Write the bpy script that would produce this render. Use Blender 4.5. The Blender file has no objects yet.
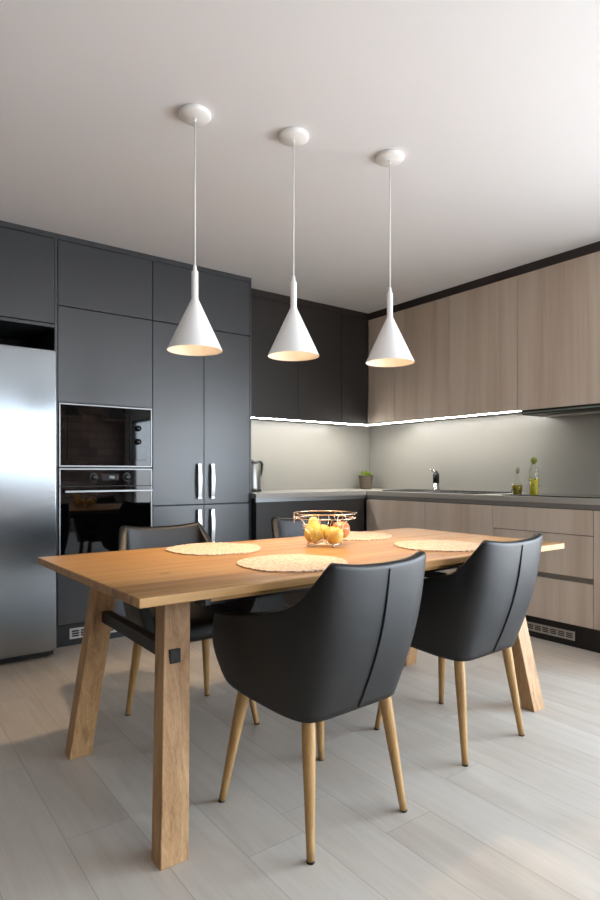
import bpy, bmesh, math, random
from mathutils import Vector, Matrix
random.seed(7)
PI = math.pi
SC = bpy.context.scene
COL = SC.collection

# ------------------------------------------------------------------ helpers
class MB:
    """collects shapes into one mesh"""
    def __init__(s): s.v = []; s.f = []; s.sm = []
    def add(s, vs, fs, smooth=False):
        o = len(s.v); s.v += [tuple(p) for p in vs]
        s.f += [tuple(i + o for i in f) for f in fs]; s.sm += [smooth] * len(fs)
        return s
    def box(s, x0, x1, y0, y1, z0, z1):
        v = [(x0,y0,z0),(x1,y0,z0),(x1,y1,z0),(x0,y1,z0),(x0,y0,z1),(x1,y0,z1),(x1,y1,z1),(x0,y1,z1)]
        return s.add(v, [(0,3,2,1),(4,5,6,7),(0,1,5,4),(1,2,6,5),(2,3,7,6),(3,0,4,7)])
    def hexa(s, lo, hi):
        """lo, hi: four corners each, counter-clockwise from above"""
        return s.add(list(lo)+list(hi), [(0,3,2,1),(4,5,6,7),(0,1,5,4),(1,2,6,5),(2,3,7,6),(3,0,4,7)])
    def lathe(s, prof, c=(0,0,0), n=40, smooth=True, caps=True, axis='z'):
        vs = []; fs = []
        for r, z in prof:
            for k in range(n):
                a = 2*PI*k/n
                if axis == 'z': p = (c[0]+r*math.cos(a), c[1]+r*math.sin(a), c[2]+z)
                elif axis == 'y': p = (c[0]+r*math.cos(a), c[1]+z, c[2]+r*math.sin(a))
                else: p = (c[0]+z, c[1]+r*math.cos(a), c[2]+r*math.sin(a))
                vs.append(p)
        m = len(prof)
        for j in range(m-1):
            for k in range(n):
                q = (j*n+k, j*n+(k+1)%n, (j+1)*n+(k+1)%n, (j+1)*n+k)
                fs.append(q if axis != 'y' else q[::-1])
        s.add(vs, fs, smooth)
        if caps:
            o = len(s.v) - len(vs)
            for j, rev in ((0, True), (m-1, False)):
                if prof[j][0] > 1e-5:
                    loop = [o+j*n+k for k in range(n)]
                    if rev != (axis == 'y'): loop.reverse()
                    s.f.append(tuple(loop)); s.sm.append(False)
        return s
    def tube(s, pts, r, n=10, closed=False, smooth=True):
        pts = [Vector(p) for p in pts]; N = len(pts)
        rs = r if isinstance(r, (list, tuple)) else [r]*N
        up = None; vs = []; fs = []
        for i, p in enumerate(pts):
            if closed: t = pts[(i+1) % N] - pts[i-1]
            else: t = pts[min(i+1, N-1)] - pts[max(i-1, 0)]
            t.normalize()
            if up is None:
                up = Vector((0,0,1)) if abs(t.z) < .9 else Vector((1,0,0))
            a = t.cross(up).normalized(); b = a.cross(t).normalized(); up = b
            for k in range(n):
                w = 2*PI*k/n
                vs.append(p + a*math.cos(w)*rs[i] + b*math.sin(w)*rs[i])
        for i in range(N if closed else N-1):
            j = (i+1) % N
            for k in range(n):
                fs.append((i*n+k, j*n+k, j*n+(k+1)%n, i*n+(k+1)%n))
        s.add(vs, fs, smooth)
        if not closed:
            o = len(s.v)-len(vs)
            s.f.append(tuple(o+k for k in range(n))); s.sm.append(False)
            s.f.append(tuple(o+(N-1)*n+k for k in reversed(range(n)))); s.sm.append(False)
        return s
    def build(s, name, mat, parent=None, bevel=0, loc=None, seg=2, fixn=True):
        me = bpy.data.meshes.new(name)
        off = Vector((0,0,0)); q = parent
        while q is not None:
            if '_o' in q: off = Vector(q['_o']); break
            q = q.parent
        if loc is not None: off = off + Vector(loc) if parent is not None else Vector(loc)
        me.from_pydata([Vector(p)-off for p in s.v], [], s.f)
        me.polygons.foreach_set('use_smooth', s.sm)
        if fixn:
            bm = bmesh.new(); bm.from_mesh(me)
            bmesh.ops.recalc_face_normals(bm, faces=bm.faces); bm.to_mesh(me); bm.free()
        me.update()
        o = bpy.data.objects.new(name, me); COL.objects.link(o)
        me.materials.append(mat)
        if parent is not None: o.parent = parent
        if loc is not None: o.location = loc
        if bevel:
            b = o.modifiers.new('bevel', 'BEVEL'); b.width = bevel; b.segments = seg
            b.limit_method = 'ANGLE'; b.angle_limit = math.radians(40)
        return o

def tag(o, label, cat, group=None):
    o['label'] = label; o['category'] = cat
    if group: o['group'] = group
    return o
def thing(name, label, cat, loc=(0,0,0), group=None, world=True, rz=0):
    """an Empty at the thing's base. world=True: children are given in world coordinates"""
    o = bpy.data.objects.new(name, None); COL.objects.link(o)
    o.location = loc; o.rotation_euler = (0,0,rz); o.empty_display_size = .05
    if world: o['_o'] = tuple(loc)
    return tag(o, label, cat, group)
def struct(name, mb, mat, parent=None, bevel=0):
    o = mb.build(name, mat, parent, bevel=bevel)
    if parent is None: o['kind'] = 'structure'
    return o
def copy_tree(o, parent=None):
    c = o.copy(); COL.objects.link(c)
    if parent is not None: c.parent = parent
    for ch in list(o.children): copy_tree(ch, c)
    return c

# ------------------------------------------------------------------ materials
def sl(h):
    """'#rrggbb' -> linear rgba"""
    h = h.lstrip('#'); r = []
    for i in (0,2,4):
        c = int(h[i:i+2],16)/255
        r.append(c/12.92 if c <= .04045 else ((c+.055)/1.055)**2.4)
    return (*r, 1)
def new_mat(name):
    m = bpy.data.materials.new(name); m.use_nodes = True
    nt = m.node_tree; nt.nodes.clear()
    out = nt.nodes.new('ShaderNodeOutputMaterial'); b = nt.nodes.new('ShaderNodeBsdfPrincipled')
    nt.links.new(b.outputs[0], out.inputs[0])
    return m, nt, b
def N(nt, t, **kw):
    n = nt.nodes.new(t)
    for k, v in kw.items():
        if k in ('operation','blend_type','data_type','noise_dimensions','wave_type','bands_direction','feature','noise_type','interpolation_type'): setattr(n, k, v)
    return n
def math_n(nt, op, a, b=None):
    n = N(nt, 'ShaderNodeMath', operation=op)
    for i, x in enumerate((a, b)):
        if x is None: continue
        if isinstance(x, (int, float)): n.inputs[i].default_value = x
        else: nt.links.new(x, n.inputs[i])
    return n.outputs[0]
def plain(name, col, rough=.5, metal=0, spec=.5, var=.0, bump=0, bscale=200, coat=0, emit=None, estr=0, aniso=0):
    m, nt, b = new_mat(name)
    c = sl(col) if isinstance(col, str) else col
    b.inputs['Base Color'].default_value = c; b.inputs['Roughness'].default_value = rough
    b.inputs['Metallic'].default_value = metal; b.inputs['Specular IOR Level'].default_value = spec
    b.inputs['Coat Weight'].default_value = coat
    if aniso:
        b.inputs['Anisotropic'].default_value = aniso; b.inputs['Anisotropic Rotation'].default_value = 0
        tg = nt.nodes.new('ShaderNodeTangent'); tg.direction_type = 'RADIAL'; tg.axis = 'Z'; nt.links.new(tg.outputs[0], b.inputs['Tangent'])
    tc = N(nt, 'ShaderNodeTexCoord')
    if var:
        nz = N(nt, 'ShaderNodeTexNoise'); nz.inputs['Scale'].default_value = 5; nz.inputs['Detail'].default_value = 5
        nt.links.new(tc.outputs['Object'], nz.inputs['Vector'])
        mx = N(nt, 'ShaderNodeMix', data_type='RGBA')
        mx.inputs[6].default_value = tuple(x*(1-var) for x in c[:3])+(1,)
        mx.inputs[7].default_value = tuple(min(1,x*(1+var)) for x in c[:3])+(1,)
        nt.links.new(nz.outputs['Fac'], mx.inputs[0]); nt.links.new(mx.outputs[2], b.inputs['Base Color'])
    if bump:
        nz = N(nt, 'ShaderNodeTexNoise'); nz.inputs['Scale'].default_value = bscale; nz.inputs['Detail'].default_value = 4
        nt.links.new(tc.outputs['Object'], nz.inputs['Vector'])
        bp = N(nt, 'ShaderNodeBump'); bp.inputs['Strength'].default_value = bump; bp.inputs['Distance'].default_value = .002
        nt.links.new(nz.outputs['Fac'], bp.inputs['Height']); nt.links.new(bp.outputs[0], b.inputs['Normal'])
    if emit:
        b.inputs['Emission Color'].default_value = sl(emit) if isinstance(emit, str) else emit
        b.inputs['Emission Strength'].default_value = estr
    return m
def ramp(nt, fac, stops):
    r = N(nt, 'ShaderNodeValToRGB'); e = r.color_ramp.elements
    while len(e) < len(stops): e.new(.5)
    for el, (p, c) in zip(e, stops): el.position = p; el.color = sl(c) if isinstance(c, str) else c
    nt.links.new(fac, r.inputs[0]); return r.outputs[0]
def wood(name, cols, axis='x', across=16, along=.7, stave=0, rough=.45, fine=.25, knots=None, spec=.4, bump=.15, dist=.5):
    """grain runs along `axis`; stave = width of glued strips across the grain"""
    m, nt, b = new_mat(name)
    tc = N(nt, 'ShaderNodeTexCoord'); oi = N(nt, 'ShaderNodeObjectInfo')
    vm = N(nt, 'ShaderNodeVectorMath', operation='ADD'); nt.links.new(tc.outputs['Object'], vm.inputs[0])
    rnd = N(nt, 'ShaderNodeCombineXYZ')
    r10 = math_n(nt, 'MULTIPLY', oi.outputs['Random'], 13.7)
    for i in range(3): nt.links.new(r10, rnd.inputs[i])
    nt.links.new(rnd.outputs[0], vm.inputs[1])
    vec = vm.outputs[0]
    if stave:
        sp = N(nt, 'ShaderNodeSeparateXYZ'); nt.links.new(tc.outputs['Object'], sp.inputs[0])
        cross = {'x':1,'y':0,'z':0}[axis]
        idx = math_n(nt, 'FLOOR', math_n(nt, 'DIVIDE', sp.outputs[cross], stave))
        wn = N(nt, 'ShaderNodeTexWhiteNoise', noise_dimensions='1D'); nt.links.new(math_n(nt,'ADD',idx,r10), wn.inputs['W'])
        sc = N(nt, 'ShaderNodeVectorMath', operation='SCALE'); nt.links.new(wn.outputs['Color'], sc.inputs[0]); sc.inputs['Scale'].default_value = 9
        v2 = N(nt, 'ShaderNodeVectorMath', operation='ADD'); nt.links.new(vec, v2.inputs[0]); nt.links.new(sc.outputs[0], v2.inputs[1])
        vec = v2.outputs[0]
    def noise(scl_across, scl_along, detail, distn):
        mp = N(nt, 'ShaderNodeMapping'); s = [scl_across]*3; s['xyz'.index(axis)] = scl_along
        mp.inputs['Scale'].default_value = s; nt.links.new(vec, mp.inputs['Vector'])
        nz = N(nt, 'ShaderNodeTexNoise'); nz.inputs['Scale'].default_value = 1; nz.inputs['Detail'].default_value = detail
        nz.inputs['Distortion'].default_value = distn; nz.inputs['Roughness'].default_value = .6
        nt.links.new(mp.outputs[0], nz.inputs['Vector']); return nz.outputs['Fac']
    big = noise(across, along, 6, dist); fin = noise(across*14, along*5, 3, 0)
    f = math_n(nt, 'ADD', math_n(nt,'MULTIPLY',big,1-fine), math_n(nt,'MULTIPLY',fin,fine))
    if stave:
        f = math_n(nt, 'ADD', f, math_n(nt,'MULTIPLY', math_n(nt,'SUBTRACT',wn.outputs['Value'],.5), .16))
    n = len(cols)
    col = ramp(nt, f, [(.30+.40*i/(n-1), c) for i, c in enumerate(cols)])
    if knots:
        for (kx, ky, kr, kc) in knots:
            sp2 = N(nt, 'ShaderNodeSeparateXYZ'); nt.links.new(tc.outputs['Object'], sp2.inputs[0])
            a = {'x':(0,1),'z':(2,0)}[axis]
            dx = math_n(nt,'DIVIDE', math_n(nt,'SUBTRACT',sp2.outputs[a[0]],kx), kr*2.2)
            dy = math_n(nt,'DIVIDE', math_n(nt,'SUBTRACT',sp2.outputs[a[1]],ky), kr)
            d = math_n(nt,'SQRT', math_n(nt,'ADD', math_n(nt,'MULTIPLY',dx,dx), math_n(nt,'MULTIPLY',dy,dy)))
            d = math_n(nt,'ADD', d, math_n(nt,'MULTIPLY', math_n(nt,'SUBTRACT',fin,.5), .9))
            mr = N(nt,'ShaderNodeMapRange', interpolation_type='SMOOTHSTEP'); nt.links.new(d, mr.inputs[0])
            mr.inputs[1].default_value = .45; mr.inputs[2].default_value = 1.1; mr.inputs[3].default_value = .75; mr.inputs[4].default_value = 0
            mx = N(nt,'ShaderNodeMix', data_type='RGBA'); nt.links.new(mr.outputs[0], mx.inputs[0])
            nt.links.new(col, mx.inputs[6]); mx.inputs[7].default_value = sl(kc); col = mx.outputs[2]
    nt.links.new(col, b.inputs['Base Color'])
    b.inputs['Roughness'].default_value = rough; b.inputs['Specular IOR Level'].default_value = spec
    bp = N(nt,'ShaderNodeBump'); bp.inputs['Strength'].default_value = bump; bp.inputs['Distance'].default_value = .001
    nt.links.new(f, bp.inputs['Height']); nt.links.new(bp.outputs[0], b.inputs['Normal'])
    return m

def floor_mat():
    m, nt, b = new_mat('floor_laminate')
    tc = N(nt,'ShaderNodeTexCoord'); sp = N(nt,'ShaderNodeSeparateXYZ'); nt.links.new(tc.outputs['Object'], sp.inputs[0])
    W, L = .196, 1.28
    u = math_n(nt,'DIVIDE', math_n(nt,'SUBTRACT',sp.outputs[0],.486), W)
    ix = math_n(nt,'FLOOR',u); fx = math_n(nt,'FRACT',u)
    wn = N(nt,'ShaderNodeTexWhiteNoise', noise_dimensions='1D'); nt.links.new(ix, wn.inputs['W'])
    v = math_n(nt,'DIVIDE', math_n(nt,'ADD', sp.outputs[1], math_n(nt,'MULTIPLY',wn.outputs['Value'],L)), L)
    iy = math_n(nt,'FLOOR',v); fy = math_n(nt,'FRACT',v)
    cb = N(nt,'ShaderNodeCombineXYZ'); nt.links.new(ix,cb.inputs[0]); nt.links.new(iy,cb.inputs[1])
    w2 = N(nt,'ShaderNodeTexWhiteNoise', noise_dimensions='3D'); nt.links.new(cb.outputs[0], w2.inputs['Vector'])
    sc = N(nt,'ShaderNodeVectorMath', operation='SCALE'); nt.links.new(w2.outputs['Color'], sc.inputs[0]); sc.inputs['Scale'].default_value = 20
    ad = N(nt,'ShaderNodeVectorMath', operation='ADD'); nt.links.new(tc.outputs['Object'], ad.inputs[0]); nt.links.new(sc.outputs[0], ad.inputs[1])
    def noise(s, d, dist):
        mp = N(nt,'ShaderNodeMapping'); mp.inputs['Scale'].default_value = s; nt.links.new(ad.outputs[0], mp.inputs['Vector'])
        nz = N(nt,'ShaderNodeTexNoise'); nz.inputs['Scale'].default_value = 1; nz.inputs['Detail'].default_value = d; nz.inputs['Distortion'].default_value = dist
        nz.inputs['Roughness'].default_value = .6
        nt.links.new(mp.outputs[0], nz.inputs['Vector']); return nz.outputs['Fac']
    big = noise((11,1.3,11),6,1.2); fin = noise((90,4,90),3,0)
    f = math_n(nt,'ADD', math_n(nt,'MULTIPLY',big,.72), math_n(nt,'MULTIPLY',fin,.28))
    f = math_n(nt,'ADD', f, math_n(nt,'MULTIPLY', math_n(nt,'SUBTRACT',w2.outputs['Value'],.5), .22))
    col = ramp(nt, f, [(.25,FLOOR_C[0]),(.5,FLOOR_C[1]),(.75,FLOOR_C[2])])
    def edge(fr, width):
        d = math_n(nt,'MINIMUM', fr, math_n(nt,'SUBTRACT',1.0,fr))
        return math_n(nt,'LESS_THAN', d, width)
    g = math_n(nt,'MAXIMUM', edge(fx,.0016/W), edge(fy,.0014/L))
    mx = N(nt,'ShaderNodeMix', data_type='RGBA'); nt.links.new(math_n(nt,'MULTIPLY',g,.30), mx.inputs[0]); nt.links.new(col, mx.inputs[6]); mx.inputs[7].default_value = sl('#4c4642')
    nt.links.new(mx.outputs[2], b.inputs['Base Color'])
    rr = N(nt,'ShaderNodeMapRange'); nt.links.new(fin, rr.inputs[0]); rr.inputs[3].default_value = .36; rr.inputs[4].default_value = .52
    nt.links.new(rr.outputs[0], b.inputs['Roughness']); b.inputs['Specular IOR Level'].default_value = .4
    bp = N(nt,'ShaderNodeBump'); bp.inputs['Strength'].default_value = .25; bp.inputs['Distance'].default_value = .001
    nt.links.new(math_n(nt,'SUBTRACT', f, g), bp.inputs['Height']); nt.links.new(bp.outputs[0], b.inputs['Normal'])
    return m

def glass_mat(name, tint=(1,1,1,1), rough=0, refl=.08, thick=None):
    m = bpy.data.materials.new(name); m.use_nodes = True; nt = m.node_tree; nt.nodes.clear()
    out = N(nt,'ShaderNodeOutputMaterial'); t = N(nt,'ShaderNodeBsdfTransparent'); g = N(nt,'ShaderNodeBsdfGlossy'); mx = N(nt,'ShaderNodeMixShader')
    lw = N(nt,'ShaderNodeLayerWeight'); lw.inputs[0].default_value = .5
    fr = N(nt,'ShaderNodeMath', operation='MULTIPLY_ADD'); nt.links.new(math_n(nt,'POWER',lw.outputs['Facing'],5.0), fr.inputs[0])
    fr.inputs[1].default_value = .8; fr.inputs[2].default_value = .04
    t.inputs[0].default_value = tint; g.inputs['Roughness'].default_value = rough
    nt.links.new(fr.outputs[0], mx.inputs[0]); nt.links.new(t.outputs[0], mx.inputs[1]); nt.links.new(g.outputs[0], mx.inputs[2])
    nt.links.new(mx.outputs[0], out.inputs[0]); return m

FLOOR_C = ('#b7ab9d', '#c5bbae', '#cfc7bb')
M = {}
M['floor'] = floor_mat()
M['ceiling'] = plain('ceiling_paint', '#e7e7e9', .9, var=.005)
M['wall'] = plain('wall_paint', '#dedbd6', .9, var=.02)
M['dark'] = plain('dark_front_lit', '#373b40', .33, spec=.7, var=.03, bump=.03, bscale=500)  # tall fronts: blue-grey window reflection put into the base colour
M['brown'] = plain('dark_front_unlit', '#2b2826', .45, spec=.45, var=.03, bump=.03, bscale=500)  # same front material as the tall units, coloured without the window reflection
M['black'] = plain('black_recess', '#050505', .8)
M['carcass'] = plain('dark_carcass_board', '#1d1e20', .6)
M['lam'] = wood('light_oak_laminate', ('#b5a291', '#c6b5a4', '#d2c4b5', '#c9baab'), 'z', across=6, along=.3, stave=0, rough=.5, fine=.15, dist=.15, bump=.05, spec=.35)
M['lamh'] = wood('light_oak_laminate_drawer', ('#b5a291', '#c6b5a4', '#d2c4b5', '#c9baab'), 'z', across=6, along=.3, rough=.5, fine=.15, dist=.15, bump=.05, spec=.35)
M['crown'] = plain('dark_brown_strip', '#2b2320', .5, var=.05)
M['splash'] = plain('greige_splashback', '#93918a', .28, var=.02)
M['worktop'] = plain('grey_worktop', '#a5a19a', .30, spec=.8, var=.04, bump=.02)
M['alu'] = plain('brushed_aluminium', '#8e9091', .42, metal=1, var=.02)
M['satin'] = plain('satin_steel_handle', '#c4c6c7', .35, metal=1)
M['steel'] = plain('brushed_steel', '#8f9497', .24, metal=1, aniso=.8)
M['chrome'] = plain('polished_chrome', '#b4b4b4', .22, metal=1)
M['blackglass'] = plain('black_oven_glass', '#040405', .03, spec=.32)
M['blackplastic'] = plain('black_plastic', '#0c0c0d', .4)
M['white'] = plain('white_lacquer', '#f6f6f5', .4, spec=.5, var=.01)
M['inner'] = plain('white_shade_inside', '#efe6da', .6)
M['cable'] = plain('white_cable', '#e8e8e6', .6)
M['oak'] = wood('honey_oak', ('#785430', '#997040', '#ae8451', '#ba925f'), 'x', across=20, along=1.1, stave=.145, rough=.42, fine=.3, knots=[(-.795,-.157,.011,'#4d3019'),(.25,-.41,.010,'#5b3a22'),(.2,.3,.010,'#5b3a22')], dist=1.0)
M['oakedge'] = M['oak']
M['oakleg'] = wood('honey_oak_upright', ('#755230', '#a27b51', '#b99267', '#c9a57b'), 'z', across=26, along=1.6, rough=.5, fine=.3, dist=1.2)
M['beech'] = wood('chair_leg_oak', ('#8c683e', '#a88150', '#b7915e', '#c19e6d'), 'z', across=50, along=4, rough=.4, fine=.3)
M['blacksteel'] = plain('black_steel_bar', '#0d0c0c', .5, var=.1)
M['leather'] = plain('black_leather', '#030304', .47, spec=.55, bump=.12, bscale=420)
M['seam'] = plain('black_seam', '#050506', .5)
M['mat'] = None
M['gold'] = plain('rose_gold_wire', '#f0dcc2', .25, metal=1)
M['pane'] = glass_mat('window_glass')
M['frame'] = plain('dark_window_frame', '#3a3b3d', .5)
M['bulb'] = plain('lit_bulb', '#fff2dc', .4, emit=(1,.82,.60,1), estr=14)
M['led'] = plain('led_diffuser', '#ffffff', .4, emit=(1,.965,.91,1), estr=95)
M['hobglass'] = plain('black_hob_glass', '#070708', .06, spec=.7)
M['sink'] = plain('dark_granite_sink', '#262524', .45, bump=.05)
M['vent'] = plain('white_vent_plastic', '#c9c9c6', .45)
M['ventgrey'] = plain('silver_vent_metal', '#b3aca4', .5)
M['skirt'] = plain('dark_plinth', '#1f2124', .5)
M['skirtb'] = plain('brown_black_plinth', '#1a1716', .5)
M['digit'] = plain('display_digits', '#c4cdd4', .4, emit='#c4cdd4', estr=.25)
M['display'] = plain('display_window', '#191b1d', .12)
M['bottleglass'] = glass_mat('clear_bottle_glass', (.93,.95,.9,1), .02)
M['oil'] = plain('olive_oil', '#b6a812', .1, spec=.6)
M['oil2'] = plain('amber_infused_oil', '#8d7a1e', .1, spec=.6)
M['herb'] = plain('herbs_in_oil', '#2c2a10', .6)
M['stopper'] = plain('olive_green_stopper', '#73802b', .4)
M['stopper2'] = plain('pale_green_stopper', '#8d9077', .4)
M['kettle'] = plain('kettle_steel', '#8f8d89', .3, metal=1)
M['grass'] = plain('green_grass_leaf', '#7d9a1e', .55, var=.3)
M['pot'] = plain('woven_brown_pot', '#5d5244', .8, var=.3, bump=.6, bscale=120)
M['soil'] = plain('potting_soil', '#20170f', .9)

def brick_mat():
    m, nt, b = new_mat('dark_wood_block_cladding')
    tc = N(nt,'ShaderNodeTexCoord'); mp = N(nt,'ShaderNodeMapping'); mp.inputs['Rotation'].default_value = (PI/2,0,0)
    nt.links.new(tc.outputs['Object'], mp.inputs['Vector'])
    bk = N(nt,'ShaderNodeTexBrick'); bk.inputs['Scale'].default_value = 1.6; bk.inputs['Mortar Size'].default_value = .012
    bk.inputs['Color1'].default_value = sl('#a08474'); bk.inputs['Color2'].default_value = sl('#6b564b'); bk.inputs['Mortar'].default_value = sl('#171210')
    nt.links.new(mp.outputs[0], bk.inputs['Vector']); nt.links.new(bk.outputs['Color'], b.inputs['Base Color']); b.inputs['Roughness'].default_value = .7
    return m
M['cladding'] = brick_mat()

def placemat_mat():
    m, nt, b = new_mat('woven_straw')
    tc = N(nt,'ShaderNodeTexCoord')
    vo = N(nt,'ShaderNodeTexVoronoi'); vo.inputs['Scale'].default_value = 75; nt.links.new(tc.outputs['Object'], vo.inputs['Vector'])
    nz = N(nt,'ShaderNodeTexNoise'); nz.inputs['Scale'].default_value = 60; nt.links.new(tc.outputs['Object'], nz.inputs['Vector'])
    f = math_n(nt,'ADD', math_n(nt,'MULTIPLY',vo.outputs['Distance'],.6), math_n(nt,'MULTIPLY',nz.outputs['Fac'],.5))
    nt.links.new(ramp(nt, f, [(.2,'#8f6f54'),(.42,'#bfa88f'),(.75,'#d3c2ae')]), b.inputs['Base Color'])
    b.inputs['Roughness'].default_value = .8
    bp = N(nt,'ShaderNodeBump'); bp.inputs['Strength'].default_value = .6; bp.inputs['Distance'].default_value = .002
    nt.links.new(f, bp.inputs['Height']); nt.links.new(bp.outputs[0], b.inputs['Normal'])
    return m
M['mat'] = placemat_mat()
def fruit_mat(name, c1, c2, c3):
    m, nt, b = new_mat(name)
    tc = N(nt,'ShaderNodeTexCoord'); nz = N(nt,'ShaderNodeTexNoise'); nz.inputs['Scale'].default_value = 22; nz.inputs['Detail'].default_value = 4
    nt.links.new(tc.outputs['Object'], nz.inputs['Vector'])
    nt.links.new(ramp(nt, nz.outputs['Fac'], [(.3,c1),(.5,c2),(.72,c3)]), b.inputs['Base Color'])
    b.inputs['Roughness'].default_value = .35; return m
M['pear'] = fruit_mat('yellow_pear_skin', '#d3b04a', '#e0c463', '#e8d384')
M['apple'] = fruit_mat('yellow_apple_skin', '#d6a44a', '#e4bd62', '#ebd080')
M['peach'] = fruit_mat('red_blush_skin', '#bb5f3a', '#d58a58', '#e2b070')
M['stem'] = plain('fruit_stem', '#4a3520', .7)

# ------------------------------------------------------------------ key dimensions
H = 2.568
YT, YU, YB, YW = 3.841, 4.047, 3.776, 4.38       # tall fronts, wall-unit fronts, base fronts, back wall
XU, XB, XW = 3.80, 3.52, 4.13
XL, YF = -3.6, -3.6

# ------------------------------------------------------------------ the room
struct('floor', MB().box(XL-.1, XW+.1, YF-.1, YW+.1, -.12, 0), M['floor'])
struct('ceiling', MB().box(XL-.1, XW+.1, YF-.1, YW+.1, H, H+.12), M['ceiling'])
struct('wall_back', MB().box(XL-.1, XW+.1, YW, YW+.12, 0, H), M['wall'])
struct('wall_left', MB().box(XL-.12, XL, YF, YW, 0, H), plain('dark_grey_wall_paint', '#55524f', .9, var=.03))
# right wall with a wide glazed opening nearer the camera
WY0, WY1, WZ0, WZ1 = -3.3, .85, .06, 2.08
w = MB(); w.box(XW, XW+.12, WY1, YW, 0, H); w.box(XW, XW+.12, YF, WY0, 0, H)
w.box(XW, XW+.12, WY0, WY1, WZ1, H); w.box(XW, XW+.12, WY0, WY1, 0, WZ0)
struct('wall_right', w, M['wall'])
# front wall (behind the camera), clad in dark wood blocks, with an added window that lights the fridge front
FX0, FX1, FZ0, FZ1 = 1.55, 2.95, 1.0, 2.36
w = MB(); w.box(XL, FX0, YF-.12, YF, 0, H); w.box(FX1, XW, YF-.12, YF, 0, H)
w.box(FX0, FX1, YF-.12, YF, FZ1, H); w.box(FX0, FX1, YF-.12, YF, 0, FZ0)
struct('wall_front', w, M['cladding'])
def window(name, horizontal_x, a0, a1, z0, z1, c, ndiv):
    f = MB(); t = .05
    def bar(p0, p1, q0, q1):
        if horizontal_x: f.box(p0, p1, c-.03, c+.03, q0, q1)
        else: f.box(c-.03, c+.03, p0, p1, q0, q1)
    bar(a0, a1, z0, z0+t); bar(a0, a1, z1-t, z1)
    for k in range(ndiv+1):
        x = a0 + (a1-a0-t)*k/ndiv; bar(x, x+t, z0+t, z1-t)
    fr = f.build(name, M['frame']); fr['kind'] = 'structure'
    for k in range(ndiv):
        x0 = a0+(a1-a0-t)*k/ndiv+t; x1 = a0+(a1-a0-t)*(k+1)/ndiv
        g = MB()
        if horizontal_x: g.box(x0, x1, c-.004, c+.004, z0+t, z1-t)
        else: g.box(c-.004, c+.004, x0, x1, z0+t, z1-t)
        g.build('pane', M['pane'], fr)
window('window_1', False, WY0, WY1, WZ0, WZ1, XW+.06, 3)
window('window_2_added', True, FX0, FX1, FZ0, FZ1, YF-.06, 2)  # added, unseen window: gives the fridge a bright reflection and frontal light

# ------------------------------------------------------------------ tall units on the back wall
def front(parent, x0, x1, z0, z1, y, mat, name='door', t=.019, g=.0021):
    return MB().box(x0+g, x1-g, y, y+t, z0+g, z1-g).build(name, mat, parent, bevel=.0012)
ZC = 2.535
XA, XM, XT, XTR = .983, 1.602, 2.378, 2.392
# unit over the fridge
t = thing('fridge_cabinet', 'dark anthracite tall surround and upper cupboard built over the steel fridge', 'cabinet', (.65, YT, 0))
c = MB(); c.box(.965, .9815, YT, YW-.005, 0, ZC); c.box(.30, .3165, YT, YW-.005, 0, ZC); c.box(.3165, .965, YT, YW-.03, 1.983, 2.001)
c.build('carcass', M['dark'], t)
MB().box(.3165, .965, YW-.03, YW-.005, .02, 2.3).build('back_panel', M['black'], t)
MB().box(.3165, .965, YT+.021, YW-.03, 2.003, ZC).build('upper_carcass', M['carcass'], t)
front(t, .3165, .9815-.016, 2.006, ZC-.002, YT, M['dark'])
# oven unit
t = thing('oven_cabinet', 'anthracite tall cabinet housing the built-in microwave above the oven', 'cabinet', (1.29, YT, 0))
c = MB(); c.box(XA, XA+.006, YT+.021, YW-.005, .134, ZC); c.box(XM-.006, XM, YT+.021, YW-.005, .134, ZC)
c.box(XA+.006, XM-.006, YT+.021, YW-.03, 1.523, ZC); c.box(XA+.006, XM-.006, YT+.03, YW-.03, 1.115, 1.121)
c.box(XA+.006, XM-.006, YT+.021, YW-.03, .134, .51); c.box(XA+.006, XM-.006, YW-.03, YW-.005, .134, ZC)
c.build('carcass', M['carcass'], t)
front(t, XA, XM, 2.126, ZC-.002, YT, M['dark']); front(t, XA, XM, 1.524, 2.123, YT, M['dark'])
front(t, XA, XM, .136, .515, YT, M['dark'], 'drawer')
# larder unit
t = thing('larder_cabinet', 'anthracite double-door larder cabinet with four steel bow handles', 'cabinet', (1.99, YT, 0))
c = MB(); c.box(XM+.0005, XTR-.0145, YT+.021, YW-.005, .134, ZC)
c.build('carcass', M['carcass'], t)
MB().box(XT, XTR, YT, YW-.005, 0, ZC).build('side_panel', M['dark'], t, bevel=.001)
front(t, XM, XT, 2.126, ZC-.002, YT, M['dark'], 'flap_door')
def bow_handle(parent, x, z0, z1, y):
    pts = []; n = 14
    for i in range(n+1):
        u = i/n; pts.append((u, math.sin(PI*u)))
    m = MB(); w2 = .013
    for i in range(n):
        (u0, s0), (u1, s1) = pts[i], pts[i+1]
        za, zb = z0+(z1-z0)*u0, z0+(z1-z0)*u1
        oa, ob = -.020-.014*s0, -.020-.014*s1
        m.add([(x-w2,y+oa,za),(x+w2,y+oa,za),(x+w2,y+ob,zb),(x-w2,y+ob,zb),
               (x-w2,y+oa+.006,za),(x+w2,y+oa+.006,za),(x+w2,y+ob+.006,zb),(x-w2,y+ob+.006,zb)],
              [(0,1,2,3),(7,6,5,4),(0,3,7,4),(1,5,6,2)], False)
    m.box(x-w2, x+w2, y-.026, y, z0, z0+.012); m.box(x-w2, x+w2, y-.026, y, z1-.012, z1)
    m.build('handle', M['satin'], parent)
XS = 1.991
for x0, x1, hx in ((XM, XS, 1.946), (XS, XT, 2.052)):
    d = front(t, x0, x1, .860, 2.123, YT, M['dark']); bow_handle(t, hx, .900, 1.150, YT-.0002)
    d = front(t, x0, x1, .136, .857, YT, M['dark']); bow_handle(t, hx, .575, .822, YT-.0002)
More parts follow.
